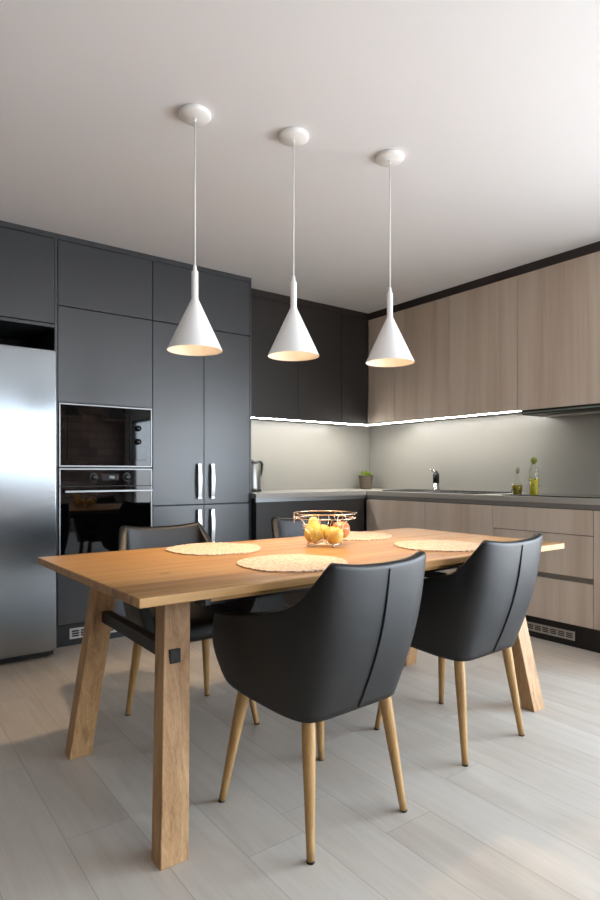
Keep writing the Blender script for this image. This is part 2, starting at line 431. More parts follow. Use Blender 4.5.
# ceiling strip and plinth
struct('trim_1', MB().box(.30, XTR, YT-.001, YW, ZC, H), M['dark'], bevel=.001)
struct('baseboard_back', MB().box(XA, XT, YT+.006, YT+.025, 0, .134), M['skirt'])
# ------------------------------------------------------------------ fridge
FY = 3.640
t = thing('fridge', 'tall brushed stainless steel fridge in the niche at the far left', 'fridge', (.62, FY+.3, 0))
MB().box(.335, .930, FY+.07, YW-.08, .05, 1.800).build('body', M['blackplastic'], t, bevel=.004)
MB().box(.325, .925, FY, FY+.066, .045, 1.803).build('door', M['steel'], t, bevel=.006, seg=3)
MB().box(.345, .92, FY+.05, FY+.30, .012, .05).build('base_grille', M['blackplastic'], t)
for x in (.37, .895):
    for y in (FY+.1, FY+.5): MB().lathe([(.018,0),(.018,.014)], (x,y,0), 16).build('foot', M['blackplastic'], t)
# ------------------------------------------------------------------ microwave
t = thing('microwave', 'built-in black glass microwave with silver frame, above the oven', 'microwave', (1.29, YT, 1.1215))
x0, x1, z0, z1 = XA+.006, XM-.006, 1.1225, 1.521
MB().box(x0+.012, x1-.012, YT+.014, YT+.36, z0+.012, z1-.012).build('body', M['blackplastic'], t)
f = MB(); b_ = .0095
f.box(x0, x1, YT-.006, YT+.012, z0, z0+b_); f.box(x0, x1, YT-.006, YT+.012, z1-b_, z1)
f.box(x0, x0+b_, YT-.006, YT+.012, z0+b_, z1-b_); f.box(x1-b_, x1, YT-.006, YT+.012, z0+b_, z1-b_)
f.build('frame', M['alu'], t, bevel=.001)
MB().box(x0+b_, x1-b_, YT-.002, YT+.012, z0+b_, z1-b_).build('glass_surround', M['blackglass'], t)
dz0, dz1 = 1.168, 1.472
MB().box(1.040, 1.435, YT-.007, YT-.0025, dz0, dz1).build('door', M['blackglass'], t, bevel=.0012)
cp = MB().box(1.4375, 1.552, YT-.007, YT-.0025, dz0, dz1).build('control_panel', M['blackglass'], t, bevel=.0012)
for z in (1.382, 1.293):
    MB().lathe([(.0,-.020),(.018,-.020),(.0195,-.018),(.0205,0)], (1.493, YT-.0072, z), 28, axis='y').build('knob', M['blackglass'], t)
MB().box(1.441, 1.549, YT-.009, YT-.0072, 1.172, 1.212).build('open_button', M['blackglass'], t, bevel=.001)
# ------------------------------------------------------------------ oven
t = thing('oven', 'built-in black glass oven with silver bar handle, below the microwave', 'oven', (1.29, YT, .516))
z1 = 1.1135
MB().box(x0+.012, x1-.012, YT+.02, YT+.48, .522, z1-.012).build('body', M['blackplastic'], t)
f = MB(); f.box(x0, x1, YT-.008, YT+.012, z1-.0095, z1)
f.box(x0, x0+.0095, YT-.008, YT+.012, 1.002, z1-.0095); f.box(x1-.0095, x1, YT-.008, YT+.012, 1.002, z1-.0095)
f.build('panel_frame', M['alu'], t, bevel=.001)
MB().box(x0+.0095, x1-.0095, YT-.006, YT+.014, 1.002, z1-.0095).build('control_panel', M['blackglass'], t)
for x in (1.205, 1.418):
    k = MB().lathe([(.0,-.024),(.0215,-.024),(.023,-.022),(.0235,0)], (x, YT-.0062, 1.057), 28, axis='y').build('knob', M['blackplastic'], t)
    MB().lathe([(.0255,-.003),(.0275,-.003),(.0275,0),(.0255,0)], (x, YT-.0062, 1.057), 28, axis='y', caps=False).build('knob_ring', M['alu'], k)
d = MB().box(1.256, 1.365, YT-.0075, YT-.0062, 1.036, 1.077).build('display', M['display'], t)
m = MB()                                      # dim illegible clock segments
for k in range(3):
    xx = 1.305+k*.011
    m.box(xx, xx+.0016, YT-.0082, YT-.0077, 1.049, 1.066); m.box(xx+.006, xx+.0076, YT-.0082, YT-.0077, 1.049, 1.066)
    m.box(xx+.0016, xx+.006, YT-.0082, YT-.0077, 1.0565, 1.0583)
m.build('clock_digits', M['digit'], d)
MB().box(x0+.0095, x1-.0095, YT-.006, YT+.014, .520, .998).build('door_glass', M['blackglass'], t, bevel=.001)
for xx in (x0, x1-.0093): MB().box(xx, xx+.0093, YT-.008, YT+.012, .520, .998).build('door_edge', M['alu'], t, bevel=.001)
h = MB(); h.box(1.017, 1.585, YT-.046, YT-.034, .962, .974); h.box(1.05, 1.066, YT-.034, YT-.006, .964, .972); h.box(1.535, 1.551, YT-.034, YT-.006, .964, .972)
h.build('handle', M['alu'], t, bevel=.001)

# ------------------------------------------------------------------ splashbacks
ZU0, ZU1, ZWT = 1.530, 2.508, .930
tag(MB().box(XTR+.002, XW-.016, YW-.014, YW-.001, ZWT+.001, ZU0+.02).build('splashback', M['splash'], None), 'smooth greige splashback panel on the back wall, between kettle and corner', 'splashback', 'greige splashback panels')
tag(MB().box(XW-.014, XW-.001, 1.20, YW-.001, ZWT+.001, ZU0+.02).build('splashback', M['splash'], None), 'smooth greige splashback panel on the right wall behind tap and oil bottles', 'splashback', 'greige splashback panels')
# ------------------------------------------------------------------ wall cupboards, back run (dark)
def wall_unit_back(x0, x1, label):
    t = thing('wall_cabinet', label, 'cabinet', ((x0+x1)/2, YU, ZU0), 'dark handleless wall cupboards')
    MB().box(x0+.0005, x1-.0005, YU+.021, YW-.016, ZU0+.014, ZU1).build('carcass', M['carcass'], t)
    front(t, x0, x1, ZU0, ZU1, YU, M['brown'])
wall_unit_back(XTR+.001, 2.991, 'dark wall cupboard next to the tall larder, above the kettle')
wall_unit_back(2.991, 3.471, 'dark wall cupboard in the middle of the dark corner run')
wall_unit_back(3.471, 3.797, 'narrow dark wall cupboard in the corner beside the light wood ones')
struct('trim_2', MB().box(XTR+.001, XU-.001, YU-.004, YU+.10, ZU1, H), M['crown'], bevel=.001)
# ------------------------------------------------------------------ wall cupboards, right run (light wood)
def frontx(parent, y0, y1, z0, z1, x, mat, name='door', t=.019, g=.0021):
    return MB().box(x, x+t, y0+g, y1-g, z0+g, z1-g).build(name, mat, parent, bevel=.0012)
def wall_unit_right(y0, y1, label, zb=ZU0):
    t = thing('wall_cabinet', label, 'cabinet', (XU, (y0+y1)/2, ZU0), 'light wood handleless wall cupboards')
    MB().box(XU+.021, XW-.016, y0+.0005, y1-.0005, ZU0+.014, ZU1).build('carcass', M['carcass'], t)
    frontx(t, y0, y1, ZU0, ZU1, XU, M['lam'])
wall_unit_right(3.711, 4.043, 'narrow light wood corner wall cupboard, half hidden by the right lampshade')
wall_unit_right(3.106, 3.711, 'light wood wall cupboard over the sink, second from the corner')
wall_unit_right(2.491, 3.106, 'light wood wall cupboard between the sink cupboard and the cooker hood cupboard')
wall_unit_right(1.590, 2.491, 'wide light wood wall cupboard over the cooker hood, at the right edge')
struct('trim_3', MB().box(XU-.004, XU+.10, 1.590, YU-.005, ZU1, H), M['crown'], bevel=.001)
# led strips under the wall cupboards
def led(label, a, b):
    t = thing('led_light', label, 'light', (a[0], a[1], ZU0-.01), 'under-cupboard light strips')
    x0, x1 = sorted((a[0], b[0])); y0, y1 = sorted((a[1], b[1]))
    MB().box(x0, x1, y0, y1, ZU0+.004, ZU0+.0135).build('profile', M['alu'], t)
    MB().box(x0+.001, x1-.001, y0+.001, y1-.001, ZU0-.002, ZU0+.0035).build('diffuser', M['led'], t)
led('lit white strip light under the dark wall cupboards', (XTR+.02, YU+.002), (XU+.008, YU+.014+.008))
led('lit white strip light under the light wood wall cupboards', (XU+.002, 2.475), (XU+.022, YU-.002))
# cooker hood
t = thing('cooker_hood', 'slim built-in cooker hood under the wide cupboard at the right edge', 'cooker hood', (3.95, 2.03, 1.49))
MB().box(XU+.006, XW-.02, 1.61, 2.455, 1.500, ZU0+.0135).build('body', M['blackplastic'], t, bevel=.002)
MB().box(XU-.001, XU+.15, 1.62, 2.445, 1.506, 1.518).build('glass_visor', plain('greenish_glass_visor', '#6f7870', .12), t, bevel=.002)
MB().box(XU+.17, XW-.05, 1.66, 2.40, 1.495, 1.4995).build('filter', M['ventgrey'], t)
# ------------------------------------------------------------------ base cupboards, back run
ZD1 = .860
def base_unit_back(x0, x1, label):
    t = thing('base_cabinet', label, 'cabinet', ((x0+x1)/2, YB, 0), 'dark handleless base cupboards')
    MB().box(x0+.0005, x1-.0005, YB+.021, YW-.005, .14, .889).build('carcass', M['carcass'], t)
    front(t, x0, x1, .148, ZD1, YB, M['brown'])
base_unit_back(XTR+.001, 2.947, 'dark base cupboard beside the tall larder, under the worktop')
base_unit_back(2.947, 3.497, 'dark base cupboard in the corner behind the fruit basket')
struct('baseboard_rear', MB().box(XTR+.001, 3.50, YB+.05, YB+.066, 0, .139), M['skirt'])
struct('trim_4', MB().box(XTR+.001, XB+.03, YB+.002, YB+.020, .862, .8925), M['alu'])
# ------------------------------------------------------------------ base cupboards, right run
def carcass_right(t, y0, y1):
    MB().box(XB+.041, XW-.005, y0+.0005, y1-.0005, .14, .889).build('carcass', M['carcass'], t)
def base_unit_right(y0, y1, label, z1=ZD1):
    t = thing('base_cabinet', label, 'cabinet', (XB, (y0+y1)/2, 0), 'light wood handleless base cupboards')
    carcass_right(t, y0, y1); frontx(t, y0, y1, .148, z1, XB, M['lam'])
    return t
base_unit_right(3.116, 3.772, 'light wood corner base cupboard beside the dark ones')
base_unit_right(2.503, 3.116, 'light wood base cupboard between the corner cupboard and the drawers')
t = thing('drawer_cabinet', 'light wood three-drawer base unit with a grey grip channel, under the hob', 'cabinet', (XB, 2.15, 0))
carcass_right(t, 1.796, 2.503)
for a, b, nm in ((.703, .860, 'drawer'), (.446, .703, 'drawer'), (.148, .414, 'drawer')):
    frontx(t, 1.796, 2.503, a, b, XB, M['lamh'], nm)
MB().box(XB+.022, XB+.040, 1.798, 2.501, .405, .455).build('grip_channel', plain('grey_grip_channel','#8a847d', .5), t)
base_unit_right(1.20, 1.796, 'light wood base cupboard at the right edge of the photo')
struct('baseboard_right', MB().box(XB+.05, XB+.066, 1.20, YB+.05, 0, .139), M['skirtb'])
struct('trim_5', MB().box(XB+.004, XB+.020, 1.20, YB+.02, .862, .8925), plain('grey_grip_profile','#77736f', .5))
# worktop (L shape)
w = MB()
xs = (XTR+.001, XB-.001, XW-.001); ys = (1.20, YB-.001, YW-.001)
v = [(xs[0],ys[1]),(xs[1],ys[1]),(xs[1],ys[0]),(xs[2],ys[0]),(xs[2],ys[2]),(xs[0],ys[2])]
w.add([(a,b,.893) for a,b in v]+[(a,b,ZWT) for a,b in v], [(5,4,3,2,1,0),(6,7,8,9,10,11)]+[(i,(i+1)%6,(i+1)%6+6,i+6) for i in range(6)])
tag(w.build('worktop', M['worktop'], None, bevel=.002), 'grey L-shaped kitchen worktop along both runs of base cupboards', 'worktop')
# plinth vents
def vent(label, o, ux, n, w, hgt, mat, slots_dark):
    """o: lower-left corner on the plinth, ux: direction along it"""
    t = thing('vent_grille', label, 'vent', o)
    ux = Vector(ux); nrm = Vector((0,-1,0)) if abs(ux.x) > .5 else Vector((-1,0,0))
    def bx(m, a0, a1, z0, z1, d0, d1):
        p = [Vector(o)+ux*a+nrm*d for a in (a0,a1) for d in (d0,d1)]
        m.box(min(q.x for q in p), max(q.x for q in p), min(q.y for q in p), max(q.y for q in p), o[2]+z0, o[2]+z1)
    m = MB(); bx(m, 0, w, 0, hgt, .001, .003); bx(m, 0, w, 0, .008, .003, .005); bx(m, 0, w, hgt-.008, hgt, .003, .005)
    pitch = (w-.016)/n
    for k in range(n+1): bx(m, .004+k*pitch, .012+k*pitch if k < n else w-.002, .008, hgt-.008, .003, .005)
    m.build('frame', mat, t)
    s = MB()
    for k in range(n):
        for j in range(3):
            zz = .011+j*(hgt-.022)/3
            bx(s, .014+k*pitch, .003+(k+1)*pitch, zz+.002, zz+(hgt-.022)/3-.003, .0031, .0036)
    s.build('slots', M['black'], t)
vent('white plastic vent grille in the dark plinth under the oven', (1.055, YT+.006, .040), (1,0,0), 7, .40, .066, M['vent'], True)
vent('silver slotted vent grille in the plinth under the drawers', (XB+.05, 1.936, .040), (0,1,0), 9, .50, .056, M['ventgrey'], True)
# ------------------------------------------------------------------ things on the worktop
t = thing('sink', 'dark inset sink with drainer in the worktop below the tap', 'sink', (3.83, 3.3, ZWT))
s = MB(); s.box(3.60, 4.06, 2.70, 3.66, ZWT+.0004, ZWT+.008); s.build('rim', M['sink'], t, bevel=.003)
MB().box(3.66, 3.98, 3.30, 3.68, ZWT+.0082, ZWT+.0088).build('bowl', M['black'], t)
for k in range(6): MB().box(3.68, 3.96, 2.80+k*.07, 2.815+k*.07, ZWT+.008, ZWT+.0105).build('drainer_rib', M['sink'], t)
TX, TY = 4.025, 3.43
t = thing('faucet', 'short black and chrome mixer tap on the sink, lever tilted up', 'faucet', (TX, TY, ZWT+.008))
MB().lathe([(.030,.0005),(.030,.006),(.026,.010),(.0255,.062)], (TX,TY,ZWT+.008), 28).build('base', M['chrome'], t)
MB().lathe([(.0255,.062),(.0275,.064),(.0275,.135),(.022,.142)], (TX,TY,ZWT+.008), 28).build('body', M['blackplastic'], t)
dcam = Vector((-.76,-.65,0)); dl = Vector((-.80,.60,0)); P0 = Vector((TX,TY,ZWT))
MB().tube([P0+dcam*.015+Vector((0,0,.118)), P0+dcam*.06+Vector((0,0,.150)), P0+dcam*.12+Vector((0,0,.160)), P0+dcam*.165+Vector((0,0,.140)), P0+dcam*.17+Vector((0,0,.118))], [.015,.015,.0135,.012,.012], 14).build('spout', M['blackplastic'], t)
MB().tube([P0+Vector((0,0,.148)), P0+dl*.012+Vector((0,0,.166)), P0+dl*.034+Vector((0,0,.180)), P0+dl*.058+Vector((0,0,.186))], [.018,.012,.007,.005], 12).build('lever', M['chrome'], t)
t = thing('hob', 'flat black glass hob in the worktop under the cooker hood', 'hob', (3.83, 2.05, ZWT))
MB().box(3.565, 4.075, 1.64, 2.46, ZWT+.0004, ZWT+.006).build('glass_plate', M['hobglass'], t, bevel=.002)
for x, y, r in ((3.70,1.85,.09),(3.95,1.85,.075),(3.95,2.25,.10)):
    MB().lathe([(r,0),(r-.003,0)], (x,y,ZWT+.0063), 48, caps=False, smooth=False).build('cooking_zone', M['ventgrey'], t)
ZH = ZWT+.0065
def bottle(label, x, y, prof, fillz, oil, stop_r, stop_h, stop_mat, ribs):
    t = thing('oil_bottle', label, 'bottle', (x, y, ZH), 'oil bottles on the hob')
    MB().lathe(prof, (x,y,ZH), 32, caps=False).build('glass', M['bottleglass'], t)
    inner = [(max(r-.003,.001), z+.0015) for r, z in prof if z <= fillz]
    top_r = inner[-1][0]
    b = MB().lathe(inner+[(top_r, fillz)], (x,y,ZH), 32).build('oil', oil, t)
    ztop = prof[-1][1]
    MB().lathe([(prof[-1][0]*.8, ztop-.012),(prof[-1][0]*.8, ztop+.0006),(stop_r,ztop+.003),(stop_r*1.08,ztop+stop_h*.5),(stop_r*.9,ztop+stop_h),(0,ztop+stop_h+.001)], (x,y,ZH), 24).build('stopper', stop_mat, t)
    for k in range(6):
        h = MB()
        a = random.uniform(0, 2*PI); z = fillz*random.uniform(.35,.98); rr = max(r for r, zz in prof if zz <= fillz)+.0006
        h.lathe([(0,-.005),(.0045,-.003),(.0055,0),(.004,.004),(0,.005)], (x+rr*math.cos(a)*.98, y+rr*math.sin(a)*.98, ZH+z), 8)
        h.build('herb_leaf', M['herb'], t)
bottle('small round clear bottle of amber oil, shorter of the two on the hob', 3.640, 2.385,
       [(.0005,0),(.026,0),(.029,.006),(.036,.045),(.034,.065),(.018,.085),(.010,.100),(.0095,.150),(.012,.155)], .066, M['oil2'], .014, .030, M['stopper2'], 3)
bottle('tall clear bottle of yellow-green oil, taller of the two on the hob', 3.665, 2.275,
       [(.0005,0),(.029,0),(.031,.004),(.031,.155),(.028,.172),(.014,.195),(.0125,.215),(.015,.220)], .112, M['oil'], .020, .032, M['stopper'], 3)
# kettle
KX, KY = 2.577, 4.13
t = thing('kettle', 'upright steel kettle with black lid and handle, half behind the larder', 'kettle', (KX,KY,ZWT))
MB().lathe([(.078,.0005),(.080,.006),(.080,.020),(.077,.022)], (KX,KY,ZWT), 36).build('base', M['blackplastic'], t)
MB().lathe([(.076,.0225),(.076,.030),(.071,.12),(.066,.225),(.064,.232)], (KX,KY,ZWT), 36).build('body', M['kettle'], t)
MB().lathe([(.066,.2325),(.066,.240),(.05,.248),(.012,.252),(.012,.262),(0,.264)], (KX,KY,ZWT), 36).build('lid', M['blackplastic'], t)
MB().tube([(KX+.05,KY,ZWT+.243),(KX+.085,KY,ZWT+.246),(KX+.100,KY,ZWT+.228),(KX+.096,KY,ZWT+.18),(KX+.086,KY,ZWT+.13),(KX+.073,KY,ZWT+.12)], [.011,.012,.012,.010,.008,.007], 12).build('handle', M['blackplastic'], t)
# pot of grass
PX, PY = 3.925, 4.215
t = thing('potted_plant', 'small brown woven pot of bright green grass in the worktop corner', 'plant', (PX,PY,ZWT))
pr_ = [(.045,.0005),(.050,.003)]
for k in range(9):
    z = .008+k*.0125; r = .051+.0013*k
    pr_ += [(r+.0022,z+.004),(r-.0005,z+.010)]
pr_ += [(.066,.122),(.067,.131),(.062,.131),(.058,.112),(.0,.112)]
pr_ = [(r*1.08, z) for r, z in pr_]
MB().lathe(pr_, (PX,PY,ZWT), 36).build('pot', M['pot'], t)
g = MB()
for k in range(170):
    a = random.uniform(0,2*PI); r = .052*math.sqrt(random.random()); x, y = PX+r*math.cos(a), PY+r*math.sin(a)
    hgt = random.uniform(.045,.085)*(1-.25*(r/.052)**2); lean = .018*(r/.052)+random.uniform(-.008,.008); wd = random.uniform(.0016,.0028)
    b = random.uniform(0,PI); dx, dy = math.cos(b)*wd, math.sin(b)*wd; lx, ly = math.cos(a)*lean, math.sin(a)*lean
    z = ZWT+.1125
    q = [(x-dx,y-dy,z),(x+dx,y+dy,z),(x+dx*.8+lx*.4,y+dy*.8+ly*.4,z+hgt*.6),(x-dx*.8+lx*.4,y-dy*.8+ly*.4,z+hgt*.6),(x+lx,y+ly,z+hgt)]
    g.add(q, [(0,1,2,3),(3,2,4)])
g.build('grass_blades', M['grass'], t, fixn=False)

# ------------------------------------------------------------------ dining table
TCX, TCY, ZT = 1.585, 1.947, .760
t = thing('dining_table', 'long honey oak dining table with splayed block legs', 'table', (TCX, TCY, 0))
TT = [(.575,1.466),(2.612,1.466),(2.612,2.430),(.547,2.430)]
MB().hexa([(x_,y_,ZT-.026) for x_,y_ in TT], [(x_,y_,ZT) for x_,y_ in TT]).build('tabletop', M['oak'], t, bevel=.003)
MB().box(.790, 2.38, 1.482, 2.414, ZT-.0385, ZT-.0265).build('leaf_board', M['oak'], t, bevel=.002)
for sx in (-1, 1):
    for sy in (-1, 1):
        lo, hi = [], []; dx_ = {(-1,-1):.008,(-1,1):-.014,(1,-1):0,(1,1):.01}[(sx,sy)]
        for (ix, iy) in ((-1,-1),(1,-1),(1,1),(-1,1)):
            lo.append((1.590+dx_+sx*.901+ix*.042, TCY+sy*.397+iy*.033, 0))
            hi.append((1.590+dx_+sx*.833+ix*.042, TCY+sy*.270+iy*.033, ZT-.0392))
        MB().hexa(lo, hi).build('leg', M['oakleg'], t, bevel=.003)
    # black cross beam, tenoned through both legs of this end
    zc = .547; k = zc/.72; bx_ = 1.590+sx*(.901-.068*k); by = .397-.127*k+.033+.002+.0045
    MB().box(bx_-.0165, bx_+.0165, TCY-by, TCY+by, zc-.020, zc+.020).build('crossbar', M['blacksteel'], t, bevel=.001)
for y in (1.62, 2.27):
    MB().box(.82, 2.36, y-.02, y+.02, ZT-.075, ZT-.0392).build('slide_rail', M['blacksteel'], t)
MB().box(.772, .788, 1.480, 1.54, ZT-.046, ZT-.0265).build('bracket', M['blacksteel'], t)

# ------------------------------------------------------------------ chairs
def cr(pts, n):
    """Catmull-Rom through pts, n samples"""
    P = [Vector(p) for p in pts]; P = [P[0]*2-P[1]] + P + [P[-1]*2-P[-2]]
    out = []; m = len(P)-3
    for i in range(n):
        u = i/(n-1)*m; k = min(int(u), m-1); u -= k
        a, b, c, d = P[k:k+4]
        out.append(.5*((2*b)+(c-a)*u+(2*a-5*b+4*c-d)*u*u+(3*b-a-3*c+d)*u**3))
    return out
BOT = [(0,-.200,.374),(.085,-.200,.374),(.156,-.197,.375),(.196,-.172,.377),(.218,-.11,.382),(.231,-.01,.392),(.240,.07,.402),(.246,.135,.418),(.252,.165,.450)]
TOP = [(0,-.332,.830),(.10,-.327,.833),(.172,-.316,.842),(.207,-.296,.840),(.228,-.246,.778),(.247,-.197,.722),(.268,-.11,.690),(.285,-.02,.670),(.292,.07,.654),(.288,.16,.645)]
def chair_shell():
    n = 33
    B = cr(BOT, n); T = cr(TOP, n)
    B = [Vector((-p.x,p.y,p.z)) for p in B[:0:-1]] + B; T = [Vector((-p.x,p.y,p.z)) for p in T[:0:-1]] + T
    S = len(B); nt_ = 12; loops = []
    for i in range(S):
        tg = (T[min(i+1,S-1)]+B[min(i+1,S-1)]) - (T[max(i-1,0)]+B[max(i-1,0)]); tg.z = 0; tg.normalize()
        nr = Vector((tg.y, -tg.x, 0))          # outward
        s = abs(i-(S-1)/2)/((S-1)/2)
        bulge = .024 - .010*max(0, min(1, (s-.15)/.3))
        fwd = .012*max(0, (s-.8)/.2)**2
        th = .040 - .008*s
        lp = []
        def outer(v):
            p = B[i].lerp(T[i], v); return p + nr*bulge*math.sin(PI*min(1, v*1.02)) + Vector((0, fwd*math.sin(PI*v), 0))
        for k in range(nt_): lp.append(outer(k/(nt_-1)*.97))
        tip = outer(.97); up = (T[i]-B[i]).normalized()
        for a in (30, 60, 90, 120, 150):
            r = th/2; a = math.radians(a)
            lp.append(tip - nr*(r-r*math.cos(a)) + up*(.62*r*math.sin(a)))
        for k in range(nt_-1, -1, -1):
            v = .97*k/(nt_-1); lp.append(outer(v) - nr*(th + .018*(1-v)))
        loops.append(lp)
    m = len(loops[0]); vs = [p for lp in loops for p in lp]; fs = []
    for i in range(S-1):
        for k in range(m):
            fs.append((i*m+k, (i+1)*m+k, (i+1)*m+(k+1)%m, i*m+(k+1)%m))
    b = MB(); b.add(vs, fs, True)
    b.f.append(tuple(range(m))); b.sm.append(True)
    b.f.append(tuple((S-1)*m+k for k in reversed(range(m)))); b.sm.append(True)
    # underside closing the seat
    o = len(b.v); ring = [i*m for i in range(S)]
    b.f.append(tuple(ring)); b.sm.append(False)
    seam = []
    i = (S-1)//2
    for k in range(19):
        v = .02+.94*k/18; p = B[i].lerp(T[i], v); seam.append(p + Vector((0,-1,0))*(.0245*math.sin(PI*min(1,v*1.02))+.0002))
    return b, seam
def make_chair(label, loc, rz, group):
    t = thing('dining_chair', label, 'chair', loc, group, world=False, rz=rz)
    sh, seam = chair_shell()
    o = sh.build('shell', M['leather'], t)
    sub = o.modifiers.new('sub', 'SUBSURF'); sub.levels = 1; sub.render_levels = 1
    rs = [.0026+.0020*min(1,(18-k)/5.) for k in range(19)]
    MB().tube(seam, rs, 8).build('seam_piping', M['seam'], o)
    # cushion
    base = [(0,-.165),(.10,-.163),(.165,-.14),(.188,-.06),(.196,.05),(.196,.15),(.180,.225),(.13,.250),(0,.256)]
    P = cr([(x,y,0) for x,y in base], 25); P = P + [Vector((-p.x,p.y,0)) for p in P[-2:0:-1]]
    c = MB(); n = len(P); vs = []; fs = []
    lev = [(.90,.412),(.98,.420),(1.0,.440),(1.0,.462),(.975,.480),(.90,.490),(.6,.494),(.25,.492)]
    ctr = Vector((0,.045,0))
    for s_, z in lev:
        for p in P: q = ctr+(p-ctr)*s_; vs.append((q.x,q.y,z))
    for j in range(len(lev)-1):
        for k in range(n): fs.append((j*n+k, j*n+(k+1)%n, (j+1)*n+(k+1)%n, (j+1)*n+k))
    fs.append(tuple(reversed(range(n)))); fs.append(tuple((len(lev)-1)*n+k for k in range(n)))
    c.add(vs, fs, True); c.build('seat', M['leather'], t)
    for sx in (-1,1):
        for sy in (-1,1):
            foot = Vector((sx*(.2085+sy*.0115), sy*.211, 0)); top = Vector((sx*.158, sy*.155, .412))
            d = top-foot
            pts = [foot+d*(.012+.988*k/8) for k in range(9)]
            l = MB().tube(pts, [.0113+.0088*min(1,k/6.) for k in range(9)], 18).build('leg', M['beech'], t)
            MB().lathe([(.011,0),(.0122,.002),(.0122,.0048)], foot, 18).build('foot_glide', M['blackplastic'], l)
    return t
G = 'black leather dining chairs'
R = math.radians
c1 = make_chair('black leather dining chair in the foreground, back to the camera, nearest the left table leg', (1.190,1.525,0), R(3.2), G)
def chair_copy(label, loc, rz):
    c = copy_tree(c1); c.location = loc; c.rotation_euler = (0,0,rz); c['label'] = label; return c
chair_copy('black leather dining chair with its back to the camera, nearer the light wood drawers', (1.985,1.617,0), R(3.0))
chair_copy('black leather dining chair across the table in front of the oven, facing the camera', (1.157,2.376,0), R(179.4))
chair_copy('black leather dining chair mostly hidden behind the fruit basket, facing the camera', (2.02,2.41,0), R(181))

# ------------------------------------------------------------------ placemats
def placemat(x, y, label, seed, r0=.198):
    rnd = random.Random(seed); n = 120; m = MB(); vs = []; fs = []
    off = [rnd.uniform(-.0055,.0055)+.004*math.sin(5*2*PI*k/n+seed) for k in range(n)]
    zz = ZT+.0008
    rings = [(1.0,0),(1.0,.0035),(.985,.0048),(.7,.0050),(.35,.0050)]
    for s_, z in rings:
        for k in range(n):
            a = 2*PI*k/n; r = (r0+off[k]*(1 if s_ > .9 else .3))*s_
            vs.append((x+r*math.cos(a), y+r*math.sin(a), zz+z+(rnd.uniform(0,.0008) if z > .003 else 0)))
    for j in range(len(rings)-1):
        for k in range(n): fs.append((j*n+k, j*n+(k+1)%n, (j+1)*n+(k+1)%n, (j+1)*n+k))
    fs.append(tuple(reversed(range(n)))); fs.append(tuple((len(rings)-1)*n+k for k in range(n)))
    m.add(vs, fs, False)
    tag(m.build('placemat', M['mat'], None, loc=(x,y,zz)), label, 'placemat', 'round straw placemats')
placemat(1.208, 2.235, 'round woven straw placemat in front of the chair that faces the camera by the oven', 1)
placemat(1.243, 1.715, 'round woven straw placemat laid for the foreground chair, nearest the camera', 2)
placemat(2.020, 2.265, 'round woven straw placemat partly behind the fruit basket', 3)
placemat(2.058, 1.737, 'round woven straw placemat laid for the chair by the drawers, at right', 4)

# ------------------------------------------------------------------ fruit basket
BX, BY = 1.652, 2.040
t = thing('fruit_basket', 'rose gold wire fruit basket with looped petals, on the table', 'basket', (BX,BY,ZT))
def circle(r, z, n=48, cx=BX, cy=BY): return [(cx+r*math.cos(2*PI*k/n), cy+r*math.sin(2*PI*k/n), z) for k in range(n)]
wr = .0014
MB().tube(circle(.075, ZT+.014), wr, 8, True).build('base_ring', M['gold'], t)
b = MB(); b.tube(circle(.045, ZT+.0138), wr, 8, True)
for k in range(3):
    a = PI*k/3; b.tube([(BX-.075*math.cos(a),BY-.075*math.sin(a),ZT+.0128),(BX+.075*math.cos(a),BY+.075*math.sin(a),ZT+.0128)], wr, 8)
b.build('base_grid', M['gold'], t)
for k in range(3):
    a = 2*PI*k/3+.4
    MB().lathe([(0,.0003),(.005,.002),(.006,.006),(.004,.011),(0,.0125)], (BX+.073*math.cos(a),BY+.073*math.sin(a),ZT), 12).build('foot', M['gold'], t)
MB().tube(circle(.138, ZT+.147), .0022, 8, True).build('rim_ring', M['gold'], t)
MB().tube(circle(.137, ZT+.126), .0016, 8, True).build('second_ring', M['gold'], t)
for k in range(8):
    a0 = 2*PI*k/8+.15; pts = []; zt = .128 if k % 2 else .088; rt = .135 if k % 2 else .132
    # one petal: a narrow closed loop that rises from the base ring and flares outward
    for j in range(44):
        u = j/44*2*PI; side = math.sin(u); hgt = (1-math.cos(u))/2
        r = .073+(rt-.073)*hgt**2.1
        z = ZT+.014+(zt-.014)*math.sin(hgt*PI/2)**1.1
        sp = side*.26*(.55+.6*hgt)
        pts.append((BX+r*math.cos(a0+sp), BY+r*math.sin(a0+sp), z))
    MB().tube(pts, wr, 8, True).build('petal_loop', M['gold'], t)
for k in range(3):
    a0 = 2*PI*k/3+.4; pts = []
    for j in range(24):
        u = 2*PI*j/24; rr = .0225
        pts.append((BX+.1355*math.cos(a0)-math.sin(a0)*rr*math.cos(u), BY+.1355*math.sin(a0)+math.cos(a0)*rr*math.cos(u), ZT+.1245+rr*math.sin(u)))
    MB().tube(pts, wr, 8, True).build('rim_loop', M['gold'], t)
def fruit(name, label, prof, loc, tilt, mat, stem_top, cat):
    t = thing(name, label, cat, loc, 'fruit in the wire basket', world=False); t.rotation_euler = tilt
    MB().lathe(prof, (0,0,0), 28, caps=False).build('flesh', mat, t)
    MB().tube([(0,0,stem_top-.006),(.002,0,stem_top+.008),(.005,.001,stem_top+.016)], [.0018,.0016,.0022], 8).build('stem', M['stem'], t)
PEAR = [(.0005,.003),(.012,.0),(.024,.006),(.034,.020),(.0375,.036),(.035,.052),(.028,.066),(.0215,.078),(.018,.090),(.0135,.099),(.006,.103),(.0005,.102)]
APPLE = [(.0005,.006),(.010,.001),(.022,.003),(.033,.015),(.0385,.033),(.037,.050),(.029,.063),(.016,.068),(.006,.064),(.0005,.060)]
zf = ZT+.0162
